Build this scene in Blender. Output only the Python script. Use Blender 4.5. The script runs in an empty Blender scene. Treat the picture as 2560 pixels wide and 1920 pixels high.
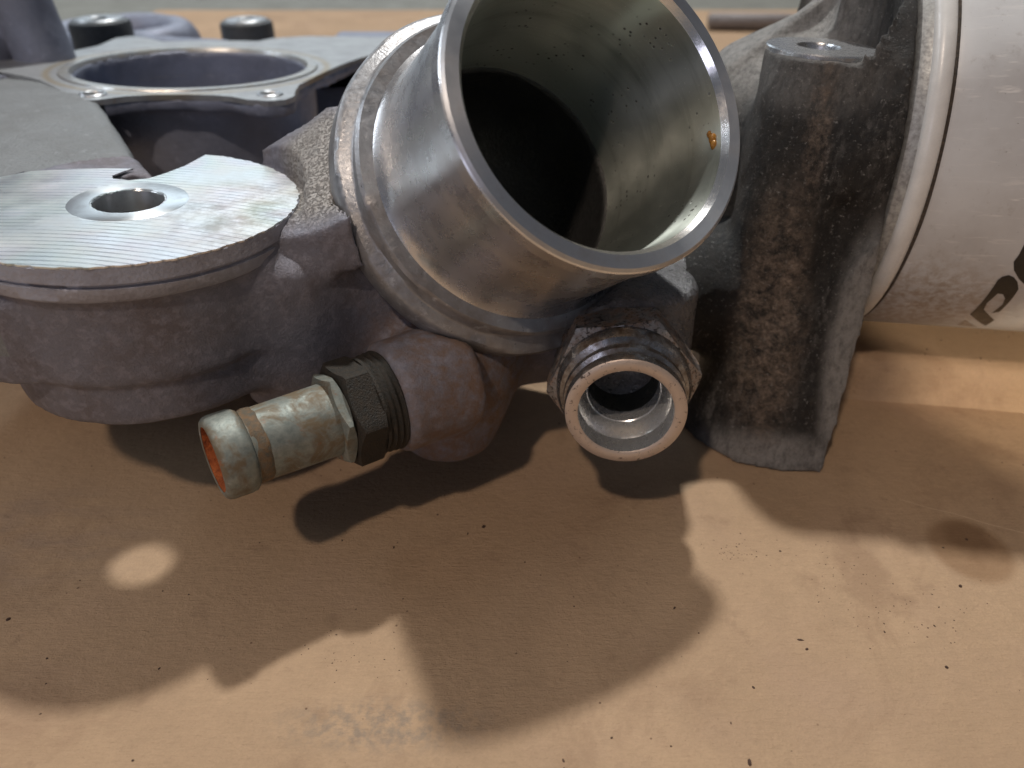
import bpy, bmesh, math, random
import numpy as np
from mathutils import Vector, Matrix
random.seed(7); rng = np.random.default_rng(7)
S = bpy.context.scene
MM = 0.001                      # all numbers below are millimetres

# ------------------------------------------------------------------ camera, world, lamps, exposure
CAM = np.array([0., 0., 125.]); PITCH = math.radians(34); FPX = 774.0
cam_d = bpy.data.cameras.new('camera'); cam = bpy.data.objects.new('camera', cam_d)
S.collection.objects.link(cam); S.camera = cam
cam.location = CAM * MM; cam.rotation_euler = (math.pi / 2 - PITCH, 0, 0)
cam_d.sensor_width = 36; cam_d.lens = FPX / 1024 * 36
cam_d.clip_start = 0.005; cam_d.clip_end = 30
cam_d.dof.use_dof = True; cam_d.dof.focus_distance = 0.150; cam_d.dof.aperture_fstop = 16
S.view_settings.view_transform = 'Standard'; S.view_settings.look = 'None'
S.view_settings.exposure = 0.0; S.view_settings.gamma = 1.0

W = bpy.data.worlds.new('World'); S.world = W; W.use_nodes = True
wn = W.node_tree.nodes; wl = W.node_tree.links; wn.clear()
wo = wn.new('ShaderNodeOutputWorld'); wb = wn.new('ShaderNodeBackground')
wt = wn.new('ShaderNodeTexCoord'); ws = wn.new('ShaderNodeSeparateXYZ'); wr = wn.new('ShaderNodeValToRGB')
wm = wn.new('ShaderNodeMapRange'); wm.inputs[1].default_value = -1; wm.inputs[2].default_value = 1
wl.new(wt.outputs['Generated'], ws.inputs[0]); wl.new(ws.outputs[2], wm.inputs[0]); wl.new(wm.outputs[0], wr.inputs[0])
wr.color_ramp.elements[0].position = 0.42; wr.color_ramp.elements[0].color = (0.10, 0.085, 0.075, 1)
wr.color_ramp.elements[1].position = 0.56; wr.color_ramp.elements[1].color = (0.26, 0.31, 0.40, 1)
e = wr.color_ramp.elements.new(1.0); e.color = (0.20, 0.21, 0.235, 1)
wl.new(wr.outputs[0], wb.inputs[0]); wb.inputs[1].default_value = 0.29; wl.new(wb.outputs[0], wo.inputs[0])

def area(name, target, direction, dist, size, power, color, size_y=None):
    d = bpy.data.lights.new(name, 'AREA'); o = bpy.data.objects.new(name, d); S.collection.objects.link(o)
    v = Vector(direction).normalized(); o.location = (Vector(target) + v * dist) * MM
    o.rotation_euler = v.to_track_quat('Z', 'Y').to_euler()
    d.shape = 'RECTANGLE'; d.size = size * MM; d.size_y = (size_y or size) * MM; d.energy = power; d.color = color
    return o
area('ceiling_lamp_behind', (-10, 140, 40), (0.02, 0.50, 1.0), 4000, 190, 129.0, (1.0, 0.985, 0.95))
area('ceiling_lamp_front', (-10, 140, 40), (-0.30, -0.62, 1.0), 1600, 64, 8.0, (1.0, 0.81, 0.66))
area('added_pad_reflection', (-60, 160, 40), (-0.30, 0.84, 0.36), 2600, 1900, 7.0, (0.80, 0.92, 1.0), 700)  # unseen panel added behind so the milled pad reflects something bright
area('added_highlight_left', (0, 150, 60), (-0.85, 0.1, 0.75), 2200, 1300, 9.5, (0.85, 0.92, 1.0), 120)  # long panel added at the left for cool highlights on the metal
def spot(name, target, direction, dist, radius_at_target, power, color, blend=.25):
    d = bpy.data.lights.new(name, 'SPOT'); o = bpy.data.objects.new(name, d); S.collection.objects.link(o)
    v = Vector(direction).normalized(); o.location = (Vector(target) + v * dist) * MM
    o.rotation_euler = v.to_track_quat('Z', 'Y').to_euler(); d.spot_size = 2 * math.atan(radius_at_target / dist); d.spot_blend = blend
    d.shadow_soft_size = .008; d.energy = power; d.color = color; return o
area('added_streak_front_left', (0, 150, 60), (-0.52, -0.82, 0.27), 2500, 700, 3.6, (0.84, 0.82, 1.0), 450)  # low panel added in front for the bore streak and drum wall
spot('added_spot_right', (154, 172, 12), (0.35, -1.0, 0.48), 700, 40, 17.0, (1.0, 0.86, 0.66), .18)  # assumed spot, added to light the cardboard strip under the filter

# ------------------------------------------------------------------ helpers
def unit(v): v = np.array(v, float); return v / np.linalg.norm(v)
ROOT = {}
def tag(o, label=None, cat=None, group=None, kind=None):
    for k, v in (('label', label), ('category', cat), ('group', group), ('kind', kind)):
        if v: o[k] = v
    return o
def thing(name, loc, label, cat, group=None):
    o = bpy.data.objects.new(name, None); S.collection.objects.link(o); o.location = np.array(loc, float) * MM
    o.empty_display_size = .01; return tag(o, label, cat, group)
def wloc(o):
    p = np.zeros(3)
    while o is not None: p = p + np.array(o.location); o = o.parent
    return p
def link(name, me, mat, parent=None, label=None, smooth=True, auto=None):
    """me has vertices in world millimetres; store relative to the parent's place"""
    n = len(me.vertices); co = np.empty(n * 3, np.float32); me.vertices.foreach_get('co', co)
    off = wloc(parent) if parent is not None else np.zeros(3)
    co = co.reshape(-1, 3) * MM - off; me.vertices.foreach_set('co', co.astype(np.float32).ravel()); me.update()
    if smooth: me.polygons.foreach_set('use_smooth', [True] * len(me.polygons))
    o = bpy.data.objects.new(name, me); S.collection.objects.link(o)
    if parent is not None: o.parent = parent
    if mat: me.materials.append(mat)
    if auto is not None:
        me.set_sharp_from_angle(angle=math.radians(auto))
    if label: o['label'] = label
    return o
def pydata(verts, faces, name='m'):
    me = bpy.data.meshes.new(name); me.from_pydata([tuple(map(float, v)) for v in verts], [], faces); me.update(); return me
def basis(n):
    n = unit(n); a = np.cross(n, [0, 0, 1.]) if abs(n[2]) < .95 else np.cross(n, [1., 0, 0]); a = unit(a)
    return a, np.cross(n, a)
def lathe(origin, axis, prof, seg=128, closed=False, jitter=0.0, ang0=0.0, arc=None):
    """prof: list of (s, r), s along axis from origin. Doubles a point for a crease only through auto smooth."""
    n = unit(axis); a, b = basis(n); O = np.array(origin, float)
    V = []; UV = []
    t = np.linspace(0, 2 * math.pi, seg, endpoint=False) + ang0
    for s, r in prof:
        rr = r + (jitter * (np.sin(3 * t + s) + .6 * np.sin(7 * t + 1.3 * s) + .5 * np.sin(13 * t + s)) if jitter else 0)
        V.append(O + s * n + (rr * np.cos(t))[:, None] * a + (rr * np.sin(t))[:, None] * b) if jitter else \
        V.append(O + s * n + r * (np.cos(t)[:, None] * a + np.sin(t)[:, None] * b))
    V = np.concatenate(V); F = []; m = len(prof)
    for i in range(m if closed else m - 1):
        i2 = (i + 1) % m
        for j in range(seg if arc is None else int(seg * arc)):
            k = (j + 1) % seg
            F.append((i * seg + j, i * seg + k, i2 * seg + k, i2 * seg + j))
    me = pydata(V, F)
    L = np.concatenate([[0], np.cumsum([math.hypot(prof[i + 1][0] - prof[i][0], prof[i + 1][1] - prof[i][1]) for i in range(m - 1)])])
    uv = me.uv_layers.new(name='UVMap').data
    loops = np.empty(len(me.loops), np.int32); me.loops.foreach_get('vertex_index', loops)
    ui = (loops % seg) / seg; vi = L[loops // seg] / 100.
    # fix wrap
    li = loops.reshape(-1, 4); u4 = ui.reshape(-1, 4).copy(); w = (u4.max(1) - u4.min(1)) > .5
    u4[w] = np.where(u4[w] < .5, u4[w] + 1, u4[w])
    uv.foreach_set('uv', np.stack([u4.ravel(), vi], -1).astype(np.float32).ravel())
    return me
def hexprism(origin, axis, r, s0, s1, hole, rot=0.0, chamfer=1.2):
    """hexagonal nut with chamfered corners and a round hole"""
    n = unit(axis); a, b = basis(n); O = np.array(origin, float); seg = 72; V = []
    t = np.linspace(0, 2 * math.pi, seg, endpoint=False)
    ap = r * math.cos(math.pi / 6)
    def hexr(tt): 
        x = (tt - rot) % (math.pi / 3) - math.pi / 6
        return ap / np.cos(x)
    hr = hexr(t); lo = np.minimum(hr, ap * 1.0); mid = np.minimum(hr, ap * 1.155)
    rings = [(s0, np.full(seg, hole)), (s0, lo), (s0 + np.clip(hr - ap, 0, 9) * .55, mid), (s1 - np.clip(hr - ap, 0, 9) * .55, mid), (s1, lo), (s1, np.full(seg, hole))]
    for s, rr in rings:
        ss = np.broadcast_to(np.asarray(s, float), (seg,))
        V.append(O + ss[:, None] * n + (rr * np.cos(t))[:, None] * a + (rr * np.sin(t))[:, None] * b)
    V = np.concatenate(V); F = []; m = len(rings)
    for i in range(m - 1):
        for j in range(seg):
            k = (j + 1) % seg; F.append((i * seg + j, i * seg + k, (i + 1) * seg + k, (i + 1) * seg + j))
    me = pydata(V, F); return me

# ---- signed distance fields and surface nets (castings with real fillets)
def smin(a, b, k):
    h = np.clip(.5 + .5 * (b - a) / k, 0, 1); return b + (a - b) * h - k * h * (1 - h)
def smax(a, b, k): return -smin(-a, -b, k)
class Grid:
    def __init__(g, lo, hi, h):
        g.lo = np.array(lo, float); g.h = h; g.n = np.ceil((np.array(hi) - g.lo) / h).astype(int) + 1
        ax = [(g.lo[i] + np.arange(g.n[i]) * h).astype(np.float32) for i in range(3)]
        g.X, g.Y, g.Z = np.meshgrid(*ax, indexing='ij', sparse=True)
    def sphere(g, c, r): return np.sqrt((g.X - c[0]) ** 2 + (g.Y - c[1]) ** 2 + (g.Z - c[2]) ** 2) - r
    def ellipsoid(g, c, r):
        k = np.sqrt(((g.X - c[0]) / r[0]) ** 2 + ((g.Y - c[1]) / r[1]) ** 2 + ((g.Z - c[2]) / r[2]) ** 2); return (k - 1) * min(r)
    def cyl(g, c, axis, r, s0, s1, rd=0.0, taper=0.0):
        n = unit(axis); dx, dy, dz = g.X - c[0], g.Y - c[1], g.Z - c[2]
        s = dx * n[0] + dy * n[1] + dz * n[2]; q = np.sqrt(np.maximum(dx * dx + dy * dy + dz * dz - s * s, 0))
        a = q - (r + taper * (s - s0)) + rd; b = np.abs(s - (s0 + s1) / 2) - (s1 - s0) / 2 + rd
        return np.minimum(np.maximum(a, b), 0) + np.sqrt(np.maximum(a, 0) ** 2 + np.maximum(b, 0) ** 2) - rd
    def capsule(g, a, b, r, r2=None):
        a = np.array(a, float); b = np.array(b, float); d = b - a; L2 = d @ d
        px, py, pz = g.X - a[0], g.Y - a[1], g.Z - a[2]
        t = np.clip((px * d[0] + py * d[1] + pz * d[2]) / L2, 0, 1)
        return np.sqrt((px - t * d[0]) ** 2 + (py - t * d[1]) ** 2 + (pz - t * d[2]) ** 2) - (r if r2 is None else r + (r2 - r) * t)
    def box(g, c, half, axes=None, rd=0.0):
        R = np.eye(3) if axes is None else np.array([unit(v) for v in axes])
        d = [g.X - c[0], g.Y - c[1], g.Z - c[2]]
        q = [np.abs(d[0] * R[i][0] + d[1] * R[i][1] + d[2] * R[i][2]) - half[i] + rd for i in range(3)]
        return np.minimum(np.maximum(np.maximum(q[0], q[1]), q[2]), 0) + np.sqrt(sum(np.maximum(x, 0) ** 2 for x in q)) - rd
    def prism(g, poly, z0, z1, rd=0.0):
        X, Y = g.X[:, :, 0] + 0 * g.Y[:, :, 0], g.Y[:, :, 0] + 0 * g.X[:, :, 0]
        d = np.full(X.shape, 1e9, np.float32); s = np.ones(X.shape, np.float32); P = np.array(poly, float); N = len(P)
        for i in range(N):
            a, b = P[i], P[i - 1]; e = b - a; wx, wy = X - a[0], Y - a[1]
            t = np.clip((wx * e[0] + wy * e[1]) / (e @ e), 0, 1); d = np.minimum(d, (wx - e[0] * t) ** 2 + (wy - e[1] * t) ** 2)
            c1 = Y >= a[1]; c2 = Y < b[1]; c3 = e[0] * wy > e[1] * wx
            fl = (c1 & c2 & c3) | (~c1 & ~c2 & ~c3); s = np.where(fl, -s, s)
        d2 = (s * np.sqrt(d))[:, :, None] + rd
        b = np.abs(g.Z - (z0 + z1) / 2) - (z1 - z0) / 2 + rd
        return np.minimum(np.maximum(d2, b), 0) + np.sqrt(np.maximum(d2, 0) ** 2 + np.maximum(b, 0) ** 2) - rd
    def rough(g, amp, sc):
        X, Y, Z = g.X / sc, g.Y / sc, g.Z / sc
        return amp * (np.sin(X + 1.7 * np.sin(.7 * Y)) * np.sin(Y * 1.1 + Z) + .6 * np.sin(2.3 * X - Z * 1.9 + 2) * np.sin(2.1 * Y + .4) + .4 * np.sin(4.7 * Z + 3 * X) * np.sin(4.1 * Y - X))
    def net(g, f):
        ins = f < 0; nx, ny, nz = f.shape
        cells = np.zeros((nx - 1, ny - 1, nz - 1), np.uint8)
        for i in (0, 1):
            for j in (0, 1):
                for k in (0, 1): cells += ins[i:nx - 1 + i, j:ny - 1 + j, k:nz - 1 + k]
        act = (cells > 0) & (cells < 8); idx = np.full(act.shape, -1, np.int64)
        ci = np.argwhere(act); idx[act] = np.arange(len(ci)); acc = np.zeros((len(ci), 3)); cnt = np.zeros(len(ci))
        cor = [(i, j, k) for i in (0, 1) for j in (0, 1) for k in (0, 1)]
        for a in cor:
            for ax in range(3):
                if a[ax]: continue
                b = list(a); b[ax] = 1
                fa = f[ci[:, 0] + a[0], ci[:, 1] + a[1], ci[:, 2] + a[2]]; fb = f[ci[:, 0] + b[0], ci[:, 1] + b[1], ci[:, 2] + b[2]]
                m = (fa < 0) != (fb < 0); t = np.where(m, fa / np.where(m, fa - fb, 1), 0)
                p = np.tile(np.array(a, float), (len(ci), 1)); p[:, ax] += t
                acc[m] += p[m]; cnt[m] += 1
        V = g.lo + g.h * (ci + acc / cnt[:, None])
        Q = []
        for ax in range(3):
            sl0 = [slice(1, -1)] * 3; sl1 = [slice(1, -1)] * 3; sl0[ax] = slice(0, -1); sl1[ax] = slice(1, None)
            A, B = ins[tuple(sl0)], ins[tuple(sl1)]; e = np.argwhere(A != B)
            o = np.array([1, 1, 1]); o[ax] = 0; pos = e + o; flip = A[tuple(e.T)]
            u, v = [(1, 2), (2, 0), (0, 1)][ax]; q = []
            for du, dv in ((0, 0), (1, 0), (1, 1), (0, 1)):
                c = pos.copy(); c[:, u] -= du; c[:, v] -= dv; q.append(idx[tuple(c.T)])
            q = np.stack(q, -1); q = q[(q >= 0).all(1)] if False else q
            q = np.where(flip[:, None], q, q[:, ::-1]); Q.append(q)
        return V, np.concatenate(Q)
def relax(V, Q, it=1, lam=.4):
    for _ in range(it):
        acc = np.zeros_like(V); c = np.zeros(len(V))
        for i in range(4):
            for d in (1, 3):
                np.add.at(acc, Q[:, i], V[Q[:, (i + d) % 4]]); np.add.at(c, Q[:, i], 1)
        V = V + lam * (acc / np.maximum(c, 1)[:, None] - V)
    return V
def mesh_vq(V, Q):
    used, inv = np.unique(Q.ravel(), return_inverse=True); V = V[used]; Q = inv.reshape(-1, 4)
    me = bpy.data.meshes.new('m'); me.vertices.add(len(V)); me.vertices.foreach_set('co', V.astype(np.float32).ravel())
    me.loops.add(Q.size); me.loops.foreach_set('vertex_index', Q.ravel().astype(np.int32))
    me.polygons.add(len(Q)); me.polygons.foreach_set('loop_start', (np.arange(len(Q)) * 4).astype(np.int32))
    me.update(calc_edges=True); return me

# ------------------------------------------------------------------ materials
class M:
    def __init__(s, name):
        s.m = bpy.data.materials.new(name); s.m.use_nodes = True; s.t = s.m.node_tree; s.n = s.t.nodes; s.l = s.t.links
        s.p = s.n['Principled BSDF']; g = s.n.new('ShaderNodeNewGeometry')
        v = s.n.new('ShaderNodeVectorMath'); v.operation = 'SCALE'; v.inputs[3].default_value = 1000; s.l.new(g.outputs['Position'], v.inputs[0]); s.pos = v.outputs[0]
    def set(s, **k):
        for a, b in k.items():
            i = s.p.inputs[a.replace('_', ' ')]
            if hasattr(b, 'is_output'): s.l.new(b, i)
            else: i.default_value = b
        return s
    def map(s, scale=(1, 1, 1), rot=(0, 0, 0), loc=(0, 0, 0), src=None):
        m = s.n.new('ShaderNodeMapping'); m.inputs['Scale'].default_value = scale; m.inputs['Rotation'].default_value = rot; m.inputs['Location'].default_value = loc
        s.l.new(src or s.pos, m.inputs[0]); return m.outputs[0]
    def noise(s, scale, detail=4, rough=.55, vec=None, dist=0.0, w=0):
        t = s.n.new('ShaderNodeTexNoise'); t.inputs['Scale'].default_value = scale; t.inputs['Detail'].default_value = detail
        t.inputs['Roughness'].default_value = rough; t.inputs['Distortion'].default_value = dist
        if w: t.noise_dimensions = '4D'; t.inputs['W'].default_value = w
        s.l.new(vec or s.pos, t.inputs['Vector']); return t.outputs[0]
    def voro(s, scale, vec=None, feature='F1'):
        t = s.n.new('ShaderNodeTexVoronoi'); t.feature = feature; t.inputs['Scale'].default_value = scale; s.l.new(vec or s.pos, t.inputs['Vector']); return t.outputs[0]
    def ramp(s, fac, stops, interp='LINEAR'):
        r = s.n.new('ShaderNodeValToRGB'); r.color_ramp.interpolation = interp; els = r.color_ramp.elements
        for i, (p, c) in enumerate(stops):
            if not isinstance(c, (tuple, list)): c = (c, c, c)
            e = els[i] if i < 2 else els.new(p)
            e.position = p; e.color = (*c, 1)
        s.l.new(fac, r.inputs[0]); return r.outputs[0]
    def mix(s, f, a, b, mode='MIX'):
        x = s.n.new('ShaderNodeMix'); x.data_type = 'RGBA'; x.blend_type = mode
        for i, v in ((0, f), (6, a), (7, b)):
            if hasattr(v, 'is_output'): s.l.new(v, x.inputs[i])
            else: x.inputs[i].default_value = v if i == 0 else ((*v, 1) if isinstance(v, (tuple, list)) else (v, v, v, 1))
        return x.outputs[2]
    def math(s, op, a, b=0.0, c=0.0, clamp=False):
        x = s.n.new('ShaderNodeMath'); x.operation = op; x.use_clamp = clamp
        for i, v in enumerate((a, b, c)):
            if hasattr(v, 'is_output'): s.l.new(v, x.inputs[i])
            else: x.inputs[i].default_value = v
        return x.outputs[0]
    def bump(s, h, dist=.1, strength=1.0, prev=None):
        b = s.n.new('ShaderNodeBump'); b.inputs['Distance'].default_value = dist * MM; b.inputs['Strength'].default_value = strength
        s.l.new(h, b.inputs['Height'])
        if prev: s.l.new(prev, b.inputs['Normal'])
        s.l.new(b.outputs[0], s.p.inputs['Normal']); return b.outputs[0]
    def ball(s, c, r, soft=1.0, scale=(1, 1, 1)):
        """1 inside an ellipsoid about c, 0 outside"""
        m = s.map(scale=tuple(1 / (r * q) for q in scale), loc=tuple(-a / (r * q) for a, q in zip(c, scale)))
        l = s.n.new('ShaderNodeVectorMath'); l.operation = 'LENGTH'; s.l.new(m, l.inputs[0])
        mr = s.n.new('ShaderNodeMapRange'); mr.interpolation_type = 'SMOOTHSTEP'
        mr.inputs[1].default_value = 1 - soft * .5; mr.inputs[2].default_value = 1 + soft * .5; mr.inputs[3].default_value = 1; mr.inputs[4].default_value = 0
        s.l.new(l.outputs['Value'], mr.inputs[0]); return mr.outputs[0]
    def aniso(s, k=.85):
        t = s.n.new('ShaderNodeTangent'); t.direction_type = 'UV_MAP'; t.uv_map = 'UVMap'; s.l.new(t.outputs[0], s.p.inputs['Tangent'])
        s.p.inputs['Anisotropic'].default_value = k; s.p.inputs['Anisotropic Rotation'].default_value = .25
    def uv(s):
        t = s.n.new('ShaderNodeTexCoord'); return t.outputs['UV']
    def sep(s, v):
        t = s.n.new('ShaderNodeSeparateXYZ'); s.l.new(v, t.inputs[0]); return t.outputs

def m_cast(name='cast_aluminium', tint=(.36, .355, .375), dirt=(.14, .115, .10), amount=.45, metallic=.75, rough=.5, grain=.09):
    s = M(name)
    n1 = s.noise(.09, 6, .62); n2 = s.noise(.7, 5, .65); n3 = s.noise(3.2, 3, .6)
    k = s.ramp(n1, [(.40, 0), (.66, 1)]); k = s.math('MULTIPLY', k, amount)
    c = s.mix(k, tint, dirt); c = s.mix(s.ramp(n2, [(.3, .45), (.75, 0)]), c, tuple(x * .55 for x in tint))
    c = s.mix(s.ramp(s.noise(.33, 8, .7, w=3), [(.57, 0), (.68, .55)]), c, tuple(min(1, x * 1.5) for x in tint))
    s.set(Base_Color=c, Metallic=s.ramp(n1, [(.4, metallic), (.7, metallic * .6)]), Roughness=s.ramp(n2, [(.3, rough - .1), (.7, rough + .15)]))
    b = s.bump(s.noise(2.2, 4, .7), grain * 1.2); s.bump(s.voro(1.1), grain, .7, b)
    return s.m
MAT_cast = m_cast()
MAT_port = m_cast('oily_port_casting', (.27, .27, .28), (.05, .04, .035), .7, .6, .30, .30)
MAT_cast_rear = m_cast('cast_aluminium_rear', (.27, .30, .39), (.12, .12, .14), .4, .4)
MAT_cast_dark = m_cast('shade_dark_passage', (.05, .05, .05), (.012, .011, .010), .6, .5, .45)  # near-black colour stands in for the shade deep inside the outlet

def m_body():
    s = M('cast_aluminium_grey')
    z = s.sep(s.pos)[2]
    base = (.208, .210, .248)
    n1 = s.noise(.07, 6, .6); n2 = s.noise(.5, 7, .7); n3 = s.noise(1.4, 5, .7, w=2)
    c = s.mix(s.ramp(n1, [(.45, 0), (.65, .6)]), base, (.16, .13, .125))
    c = s.mix(s.ramp(n2, [(.48, 0), (.62, .40)]), c, (.37, .36, .41))
    c = s.mix(s.ramp(n3, [(.64, 0), (.72, .5)]), c, (.09, .075, .07))
    web = s.ball((-37, 163, 70), 16, .5, (1, 1.2, .8)); bos = s.ball((-14, 140, 30), 20, .8, (1, 1, 1.2))
    c = s.mix(s.math('MULTIPLY', web, .8), c, s.mix(s.ramp(s.noise(1.5, 6, .75, None, .5), [(.38, 0), (.55, 1)]), (.22, .19, .16), (.44, .41, .37)))
    c = s.mix(s.math('MULTIPLY', bos, s.ramp(s.noise(.35, 6, .7), [(.40, .15), (.6, .9)])), c, (.20, .125, .085))
    s.set(Base_Color=c, Metallic=s.math('SUBTRACT', .60, s.math('MULTIPLY', s.math('MAXIMUM', bos, web), .35)), Roughness=s.ramp(n2, [(.3, .48), (.7, .66)]))
    b = s.bump(s.noise(2.0, 5, .75), .20); b = s.bump(s.noise(.6, 5, .65), .22, .7, b)
    pits = s.math('MULTIPLY', s.math('ADD', web, .15, clamp=True), s.ramp(s.noise(1.5, 6, .75, None, .5), [(.36, 0), (.52, 1)])); s.bump(pits, .35, .9, b)
    return s.m
MAT_body = m_body()
MAT_cover = m_cast('sandcast_cover', (.235, .25, .26), (.15, .155, .155), .5, .35, .55, .16)
MAT_rim = m_cast('speckled_rim', (.42, .44, .52), (.18, .15, .15), .6, .35, .45, .12)

def m_machined(name, tint=(.74, .75, .77), rough=.26, lines=90., spots=.3, streak=0.0, brown=0.0):
    """turned aluminium, marks follow the lathe UVs"""
    s = M(name); uv = s.uv()
    l1 = s.noise(1, 3, .6, s.map((3, lines, 1), src=uv)); l2 = s.noise(1, 4, .6, s.map((1.2, lines * .25, 1), src=uv, loc=(3, 7, 0)))
    n = s.noise(.22, 7, .65); n2 = s.noise(1.2, 5, .7)
    c = s.mix(s.ramp(l2, [(.35, 0), (.7, .20)]), tint, tuple(x * .66 for x in tint))
    c = s.mix(s.ramp(n, [(.52, 0), (.68, spots)]), c, (.22, .18, .16))
    c = s.mix(s.ramp(n2, [(.66, 0), (.72, spots)]), c, (.07, .06, .05))
    if brown: c = s.mix(s.ramp(s.noise(.10, 5, .6, w=5), [(.42, 0), (.62, brown)]), c, (.34, .25, .20))
    s.set(Base_Color=c, Metallic=.93, Roughness=s.ramp(n, [(.35, rough), (.7, rough + .10)]))
    s.aniso(.7); b = s.bump(l1, .02, .8); s.bump(n2, .03, .6, b); return s.m
MAT_turned = m_machined('turned_aluminium', rough=.24, brown=.05, spots=.05)
MAT_face = m_machined('faced_aluminium', (.55, .57, .60), .40, 300, .2)
MAT_lip = m_machined('bright_chamfer', (.86, .87, .88), .16, 300, .15)
MAT_collar = m_cast('weathered_collar', (.42, .43, .45), (.15, .12, .10), .8, .7, .36, .045)

def m_bore():
    s = M('bored_aluminium'); uv = s.uv()
    l1 = s.noise(1, 3, .6, s.map((2, 260, 1), src=uv)); n = s.noise(.12, 4, .6)
    c = s.mix(n, (.50, .55, .50), (.58, .60, .55))
    dd = s.ramp(s.noise(.25, 2, .5), [(.45, 0), (.6, 1)])
    sp = s.math('MULTIPLY', s.ramp(s.voro(.62), [(.12, 1), (.24, 0)]), s.ramp(s.noise(.11, 3, .6, w=2), [(.50, 0), (.58, 1)]))
    c = s.mix(sp, c, (.02, .02, .018))
    c = s.mix(s.ramp(s.noise(1, 6, .7, s.map((2.2, 14, 1), src=uv)), [(.52, 0), (.70, .5)]), c, (.22, .235, .20))
    top = s.ball((31, 152, 122), 11, .9); c2 = s.math('MULTIPLY', top, s.ramp(s.noise(.8, 5, .7), [(.52, 0), (.60, .95)]))
    c = s.mix(c2, c, (.06, .04, .025))
    fl = s.math('MULTIPLY', s.ramp(s.voro(1.3), [(.07, 1), (.13, 0)]), s.ramp(s.noise(.15, 2, .5, w=9), [(.46, 0), (.56, .8)]))
    c = s.mix(fl, c, (.95, .95, .9))
    s.set(Base_Color=c, Metallic=s.math('SUBTRACT', .90, s.math('MULTIPLY', sp, .85)), Roughness=s.ramp(n, [(.3, .34), (.7, .42)]))
    s.aniso(.88); b = s.bump(l1, .010, .6); s.bump(s.math('ADD', s.math('MULTIPLY', sp, 1.0), c2), -.12, .5, b); return s.m
MAT_bore = m_bore()

def m_pad():
    s = M('milled_pad'); 
    rel = s.map(loc=(80, -40, 0)); x = s.n.new('ShaderNodeVectorMath'); x.operation = 'MULTIPLY'; s.l.new(rel, x.inputs[0]); x.inputs[1].default_value = (1, 1, 0)
    l = s.n.new('ShaderNodeVectorMath'); l.operation = 'LENGTH'; s.l.new(x.outputs[0], l.inputs[0]); r = l.outputs['Value']
    r = s.math('ADD', r, s.math('MULTIPLY', s.noise(.03, 2, .5), 1.0)); tri = s.math('PINGPONG', s.math('MULTIPLY', r, .60), .5)
    line = s.ramp(tri, [(.03, 1), (.13, 0)])
    fade = s.ramp(s.noise(.07, 6, .65), [(.38, .2), (.56, 1)]); line = s.math('MULTIPLY', line, fade)
    n1 = s.noise(.13, 7, .65); n2 = s.noise(.9, 6, .7)
    c = s.mix(s.ramp(n1, [(.40, 0), (.7, .6)]), (.80, .84, .86), (.56, .58, .58))
    c = s.mix(s.math('MULTIPLY', line, .85), c, (.24, .30, .36))
    # worn and greasy towards the right
    right = s.ball((-47, 147, 70), 22, 1.0, (1, .9, 1))
    c = s.mix(s.math('MULTIPLY', right, s.ramp(s.noise(.22, 8, .7, w=1), [(.42, .1), (.62, .9)])), c, (.36, .355, .33))
    c = s.mix(s.ramp(n2, [(.66, 0), (.73, .7)]), c, (.12, .10, .085))
    # faint diffraction tint of the mill marks
    hue = s.n.new('ShaderNodeHueSaturation'); hue.inputs['Color'].default_value = (.95, .55, .62, 1)
    s.l.new(s.math('FRACT', s.math('MULTIPLY', s.noise(.045, 2, .5, w=4), 3.2)), hue.inputs['Hue'])
    c = s.mix(s.math('MULTIPLY', fade, .08), c, hue.outputs[0])
    s.set(Base_Color=c, Metallic=.9, Roughness=s.math('ADD', s.ramp(n1, [(.3, .27), (.7, .46)]), s.math('MULTIPLY', right, .1)))
    b = s.bump(line, -.05, 1.0); s.bump(n2, .05, .6, b); return s.m
MAT_pad = m_pad()
MAT_spot = m_machined('spot_faced', (.80, .84, .86), .28, 60, .3)

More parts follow.
